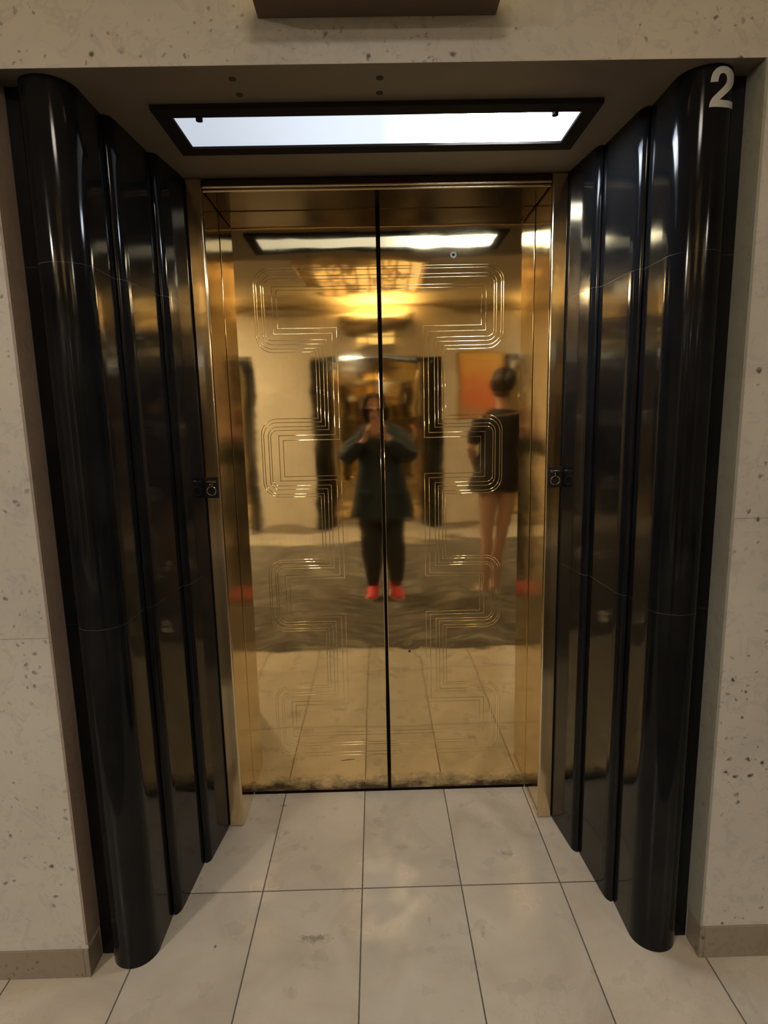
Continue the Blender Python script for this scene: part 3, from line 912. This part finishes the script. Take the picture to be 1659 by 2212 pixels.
def shoe(parent, heel, toe, mat, w=0.045, h=0.075):
    """trainer from heel to toe along the floor"""
    heel = Vector(heel); toe = Vector(toe); d = (toe - heel); ln = d.length; d.normalize(); s = Vector((-d.y, d.x, 0))
    prof = [(0.0, 0.55, 0.78), (0.05, 0.80, 1.0), (0.2, 0.88, 1.08), (0.35, 0.86, 1.0), (0.5, 0.92, 0.80), (0.68, 1.05, 0.62), (0.84, 0.98, 0.52), (0.95, 0.70, 0.42), (1.0, 0.35, 0.30)]
    def ring(t, ww, hh, z0, flat=False):
        c = heel + d * ln * t; out = []
        for i in range(16):
            a = 2 * pi * i / 16
            x = w * ww * cos(a); z = sin(a)
            z = z0 + (hh * h * (z * 0.5 + 0.5)) if not flat else z0 + hh * (z * 0.5 + 0.5)
            out.append(c + s * x * (1 - 0.25 * max(0, sin(a)) if not flat else 1.04) + Vector((0, 0, z)))
        return out
    bm = bmesh.new(); loft(bm, [ring(t, a, b, 0.018) for t, a, b in prof])
    up_ = obj('shoe', bm, mat, parent, smooth=True, angle=60)
    bm = bmesh.new(); loft(bm, [ring(t, a, 0.026, 0.0005, True) for t, a, b in prof])
    obj('sole', bm, M_sole, up_, smooth=True, angle=60)
    return up_

# ---- the photographer
PY = -2.50
def photographer():
    S = Skel()
    pel = S.add((0.015, PY, 0.86), (0.135, 0.095))
    wst = S.add((0.012, PY, 1.02), (0.120, 0.085), pel)
    che = S.add((0.005, PY - 0.005, 1.18), (0.115, 0.085), wst)
    top = S.add((-0.002, PY - 0.005, 1.28), (0.085, 0.060), che)
    nk = S.add((-0.010, PY + 0.005, 1.37), (0.048, 0.050), top)
    nk2 = S.add((-0.015, PY + 0.020, 1.415), (0.046, 0.048), nk)
    f, u, r = add_head(S, nk2, (-0.022, PY + 0.035, 1.495), (0.03, 1, -0.10), 0.215)
    # legs
    for x0, x1 in ((-0.065, -0.072), (0.095, 0.118)):
        h = S.add((x0, PY, 0.80), 0.085, pel)
        S.chain([((x0 * 1.05, PY + 0.012, 0.62), 0.072), (((x0 + x1) / 2, PY + 0.018, 0.45), 0.055), ((x1, PY - 0.005, 0.30), 0.050), ((x1, PY - 0.015, 0.10), 0.036),
                 ((x1, PY + 0.02, 0.045), 0.034), ((x1, PY + 0.11, 0.035), 0.028)], h)
    # arms: elbows out, hands raised together round the phone
    for s, sh, el, wr in ((-1, (-0.165, PY, 1.295), (-0.255, PY + 0.135, 1.105), (-0.098, PY + 0.300, 1.270)),
                          (1, (0.160, PY, 1.300), (0.240, PY + 0.120, 1.125), (0.052, PY + 0.300, 1.278))):
        a = S.add(Vector(sh) - Vector((0, 0, 0.012)), 0.038, top)
        m1 = (Vector(sh) + Vector(el)) / 2; m2 = (Vector(el) * 0.45 + Vector(wr) * 0.55)
        a = S.chain([(m1, 0.043), (el, 0.037), (m2, 0.033), (wr, 0.024)], a)
        tgt = Vector((-0.022 + s * 0.045, PY + 0.375, 1.372))
        hand(S, a, wr, tgt - Vector(wr), (-s, 0.55, 0.0), 1.05, (-s * 0.3, -0.9, 0.3), 0.165)
    body = skin_mesh('person', S.v, S.e, S.r, 0, M_skin, None)
    tag(body, 'person in dark teal coat and coral red shoes holding up a phone, reflected mid door', 'person')
    face_parts(body, (-0.022, PY + 0.035, 1.495), (0.03, 1, -0.10), 0.97)
    # coat: body of the coat flaring to the hem
    bm = bmesh.new()
    secs = [(0.020, 0.640, 0.255, 0.175, 0.030), (0.020, 0.72, 0.240, 0.165, 0.022), (0.018, 0.84, 0.215, 0.150, 0.012), (0.015, 0.96, 0.185, 0.130, 0.0), (0.012, 1.06, 0.172, 0.122, 0.0),
            (0.006, 1.16, 0.178, 0.124, 0.0), (0.002, 1.24, 0.195, 0.122, 0.0), (0.0, 1.30, 0.188, 0.108, 0.0), (-0.004, 1.345, 0.130, 0.088, 0.0), (-0.008, 1.375, 0.068, 0.066, 0.0), (-0.010, 1.395, 0.064, 0.062, 0.0)]
    rings = [ell((c, PY, z), rx, ry, 40, 2.2, 0.0, wob) for c, z, rx, ry, wob in secs]
    inner = [ell((c, PY, z + 0.004), rx - 0.012, ry - 0.012, 40, 2.2, 0.0, wob) for c, z, rx, ry, wob in secs[:4]]
    loft(bm, inner[::-1] + rings)
    coat = obj('coat', bm, M_coat, body, smooth=True, angle=70)
    for nm, sh, el, wr in (('sleeve', (-0.150, PY, 1.285), (-0.260, PY + 0.130, 1.095), (-0.115, PY + 0.275, 1.245)), ('sleeve', (0.150, PY, 1.290), (0.248, PY + 0.115, 1.115), (0.072, PY + 0.275, 1.252))):
        T = Skel(); a = T.add(sh, 0.076)
        T.chain([((Vector(sh) + Vector(el)) / 2, 0.074), (el, 0.070), ((Vector(el) + Vector(wr)) / 2, 0.062), (wr, 0.046)], a)
        skin_mesh(nm, T.v, T.e, T.r, 0, M_coat, coat)
    # flap pocket line and buttons
    for sx in (-0.11, 0.13):
        bm = bmesh.new(); box(bm, sx - 0.06, sx + 0.06, PY + 0.128, PY + 0.152, 0.83, 0.85)
        obj('pocket_flap', bm, M_coat, coat, bevel=0.003)
    # trousers
    bm = bmesh.new()
    for x0, x1 in ((-0.070, -0.072), (0.100, 0.118)):
        loft(bm, [ell((x1, PY - 0.005, 0.085), 0.045, 0.052, 20), ell((x1, PY - 0.005, 0.13), 0.058, 0.064, 20), ell((x1, PY, 0.25), 0.078, 0.080, 20), ell(((x0 + x1) / 2, PY + 0.010, 0.42), 0.086, 0.086, 20),
                  ell((x0, PY + 0.008, 0.60), 0.092, 0.095, 20), ell((x0, PY, 0.78), 0.100, 0.110, 20), ell((x0 * 0.9, PY, 0.92), 0.085, 0.10, 20)])
    obj('trousers', bm, M_trouser, body, smooth=True, angle=70)
    shoe(body, (-0.055, PY - 0.070, 0), (-0.092, PY + 0.175, 0), M_shoe, 0.052, 0.09)
    shoe(body, (0.100, PY - 0.070, 0), (0.136, PY + 0.175, 0), M_shoe, 0.052, 0.09)
    # hair: loose, to the shoulders, open at the face
    bm = bmesh.new()
    hc = Vector((-0.022, PY + 0.030, 1.500))
    rows = []
    for i in range(13):
        t = i / 12
        z = 0.118 - 0.285 * t
        rad = 0.100 * math.sqrt(max(0.0, 1 - ((0.118 - max(z, 0.0)) / 0.118 - 1) ** 2)) if z > 0 else 0.100 + 0.012 * sin(4 * t)
        rad = max(rad, 0.012)
        row = []
        op = 0.0 if z > 0.062 else radians(62)
        for j in range(25):
            a = op + (2 * pi - 2 * op) * j / 24
            wv = 1 + 0.05 * sin(7 * a + 11 * t) + 0.03 * sin(13 * a + 5 * t)
            ang = pi / 2 + a
            row.append(bm.verts.new(hc + Vector((rad * 1.0 * wv * cos(ang), (rad + 0.008) * wv * sin(ang) - 0.006, z))))
        rows.append(row)
    for ra, rb in zip(rows[:-1], rows[1:]):
        for j in range(24): bm.faces.new((ra[j], ra[j + 1], rb[j + 1], rb[j]))
    bmesh.ops.solidify(bm, geom=bm.faces[:], thickness=0.012)
    obj('hair', bm, M_hair, body, smooth=True, angle=80)
    body.location.z = 0.009
    return body
photographer()

# the phone in the photographer's hands (the picture is taken just in front of its lens)
root = tag(empty('mobile_phone', (-0.022, -2.0745, 1.300)), 'mobile phone in a dusty pink case held up by the person in the teal coat', 'phone')
bm = bmesh.new(); box(bm, -0.036, 0.036, -0.004, 0.004, 0.0, 0.150)
obj('case', bm, plain('dusty_pink_case', (0.42, 0.22, 0.18), 0.6), root, bevel=0.003, seg=3)
bm = bmesh.new(); box(bm, -0.033, 0.033, -0.0052, -0.0038, 0.004, 0.146)
obj('screen', bm, plain('phone_screen', (0.02, 0.02, 0.022), 0.15), root)
for dx, dz in ((-0.018, 0.132), (0.0, 0.132), (-0.018, 0.114)):
    bm = bmesh.new(); cyl(bm, (dx, 0.005, dz), 0.006, 0.002, 'Y', 20)
    obj('lens', bm, M_black, root, smooth=True)

# ---- the passer-by in black
def passerby():
    X, Y = 0.93, -2.42
    S = Skel()
    pel = S.add((X - 0.02, Y, 0.96), (0.145, 0.110))
    wst = S.add((X - 0.01, Y, 1.12), (0.120, 0.090), pel)
    che = S.add((X + 0.01, Y, 1.29), (0.115, 0.088), wst)
    top = S.add((X + 0.02, Y, 1.395), (0.085, 0.060), che)
    nk = S.add((X + 0.02, Y, 1.50), (0.046, 0.048), top)
    nk2 = S.add((X + 0.015, Y - 0.01, 1.545), (0.045, 0.047), nk)
    add_head(S, nk2, (X + 0.010, Y - 0.020, 1.635), (-0.45, -0.9, -0.08), 0.225)
    for x0, x1, dy in ((X - 0.10, X - 0.115, 0.03), (X + 0.055, X - 0.005, -0.04)):
        h = S.add((x0, Y, 0.88), 0.092, pel)
        S.chain([((x0, Y + dy * 0.4, 0.68), 0.074), (((x0 + x1) / 2, Y + dy * 0.7, 0.48), 0.054), ((x1, Y + dy, 0.32), 0.050), ((x1, Y + dy * 1.2, 0.11), 0.034), ((x1, Y + dy * 1.2, 0.055), 0.034),
                 ((x1 - 0.03, Y + dy * 1.2 - 0.11, 0.040), 0.027), ((x1 - 0.045, Y + dy * 1.2 - 0.16, 0.036), 0.021)], h)
    for s, sh, el, wr, hd in ((-1, (X - 0.155, Y, 1.405), (X - 0.225, Y + 0.02, 1.165), (X - 0.150, Y - 0.12, 0.985), (0.3, -0.6, -0.6)), (1, (X + 0.185, Y, 1.41), (X + 0.235, Y + 0.03, 1.15), (X + 0.24, Y - 0.06, 0.93), (0, -0.2, -1))):
        a = S.add(Vector(sh) - Vector((0, 0, 0.02)), 0.036, top)
        a = S.chain([((Vector(sh) + Vector(el)) / 2, 0.042), (el, 0.036), ((Vector(el) + Vector(wr)) / 2, 0.033), (wr, 0.023)], a)
        hand(S, a, wr, hd, (-s, -0.2, 0), 0.5, (0, -1, 0.2), 0.165)
    body = skin_mesh('person', S.v, S.e, S.r, 0, M_skin, None)
    tag(body, 'person in short black dress and silver sandals, back turned, reflected in the right leaf', 'person')
    face_parts(body, (X + 0.010, Y - 0.020, 1.635), (-0.45, -0.9, -0.08))
    bm = bmesh.new()
    secs = [(-0.045, 0.845, 0.215, 0.155, 0.02), (-0.035, 0.92, 0.200, 0.150, 0.012), (-0.02, 1.0, 0.180, 0.135, 0.0), (-0.01, 1.12, 0.150, 0.115, 0.0), (0.005, 1.25, 0.158, 0.118, 0.0), (0.012, 1.34, 0.170, 0.112, 0.0), (0.018, 1.41, 0.172, 0.095, 0.0), (0.02, 1.455, 0.120, 0.078, 0.0), (0.02, 1.475, 0.075, 0.068, 0.0)]
    inner = [ell((X + c, Y, z + 0.003), rx - 0.01, ry - 0.01, 36, 2.1, 0, w) for c, z, rx, ry, w in secs[:3]]
    loft(bm, inner[::-1] + [ell((X + c, Y, z), rx, ry, 36, 2.1, 0, w) for c, z, rx, ry, w in secs])
    dress = obj('dress', bm, M_dress, body, smooth=True, angle=70)
    for s, sh, el in ((-1, (X - 0.140, Y, 1.395), (X - 0.222, Y + 0.018, 1.185)), (1, (X + 0.170, Y, 1.40), (X + 0.232, Y + 0.028, 1.17))):
        T = Skel(); a = T.add(sh, 0.070); T.chain([((Vector(sh) + Vector(el)) / 2, 0.064), (el, 0.057)], a)
        skin_mesh('sleeve', T.v, T.e, T.r, 0, M_dress, dress)
    # pale strap across the back
    bm = bmesh.new()
    pts = [(X - 0.13 + 0.30 * t, Y + 0.100 + 0.022 * sin(pi * t), 1.405 + 0.035 * t) for t in [i / 10 for i in range(11)]]
    loft(bm, [[(x, y - 0.004, z - 0.006), (x, y + 0.004, z - 0.006), (x, y + 0.004, z + 0.006), (x, y - 0.004, z + 0.006)] for x, y, z in pts])
    obj('shoulder_strap', bm, plain('pale_strap', (0.5, 0.42, 0.33), 0.6), body)
    bm = bmesh.new()
    c = Vector((X + 0.016, Y - 0.006, 1.655))
    bmesh.ops.create_uvsphere(bm, u_segments=28, v_segments=16, radius=1.0, matrix=Matrix.Translation(c) @ Matrix.Diagonal((0.092, 0.102, 0.108, 1)))
    for v in bm.verts:
        d = (v.co - c)
        if d.dot(Vector((-0.45, -0.9, 0)).normalized()) > 0.045 and d.z < 0.05:
            v.co -= Vector((-0.45, -0.9, 0)).normalized() * 0.045
        v.co += Vector((sin(40 * v.co.z), cos(37 * v.co.x), 0)) * 0.002
    bmesh.ops.create_uvsphere(bm, u_segments=16, v_segments=10, radius=0.045, matrix=Matrix.Translation(c + Vector((0.04, 0.085, 0.02))))
    obj('hair', bm, M_hair2, body, smooth=True, angle=80)
    for x1, dy in ((X - 0.115, 0.03), (X - 0.005, -0.04)):
        yy = Y + dy * 1.2
        bm = bmesh.new()
        h = Vector((x1 + 0.012, yy + 0.055, 0)); t = Vector((x1 - 0.055, yy - 0.19, 0)); d = (t - h); s = Vector((-d.y, d.x, 0)).normalized()
        loft(bm, [[h + d * q + s * w_ + Vector((0, 0, 0.001)), h + d * q - s * w_ + Vector((0, 0, 0.001)), h + d * q - s * w_ + Vector((0, 0, z)), h + d * q + s * w_ + Vector((0, 0, z))] for q, w_, z in ((0, 0.022, 0.022), (0.1, 0.032, 0.022), (0.5, 0.034, 0.018), (0.75, 0.042, 0.015), (0.95, 0.034, 0.014), (1.0, 0.02, 0.013))])
        sd = obj('sandal', bm, M_silver, body, bevel=0.002)
        bm = bmesh.new()
        for q, z, r in ((0.28, 0.062, 0.038), (0.52, 0.042, 0.036), (0.72, 0.034, 0.037)):
            torus(bm, h + d * q + Vector((0, 0, r * 0.72 + 0.008)), r, 0.0055, Matrix.Rotation(math.atan2(s.y, s.x), 3, 'Z') @ Matrix.Diagonal((1, 1, 0.72)), 20, 6)
        obj('sandal_strap', bm, M_silver, sd, smooth=True)
    body.location.z = 0.009
    return body
passerby()
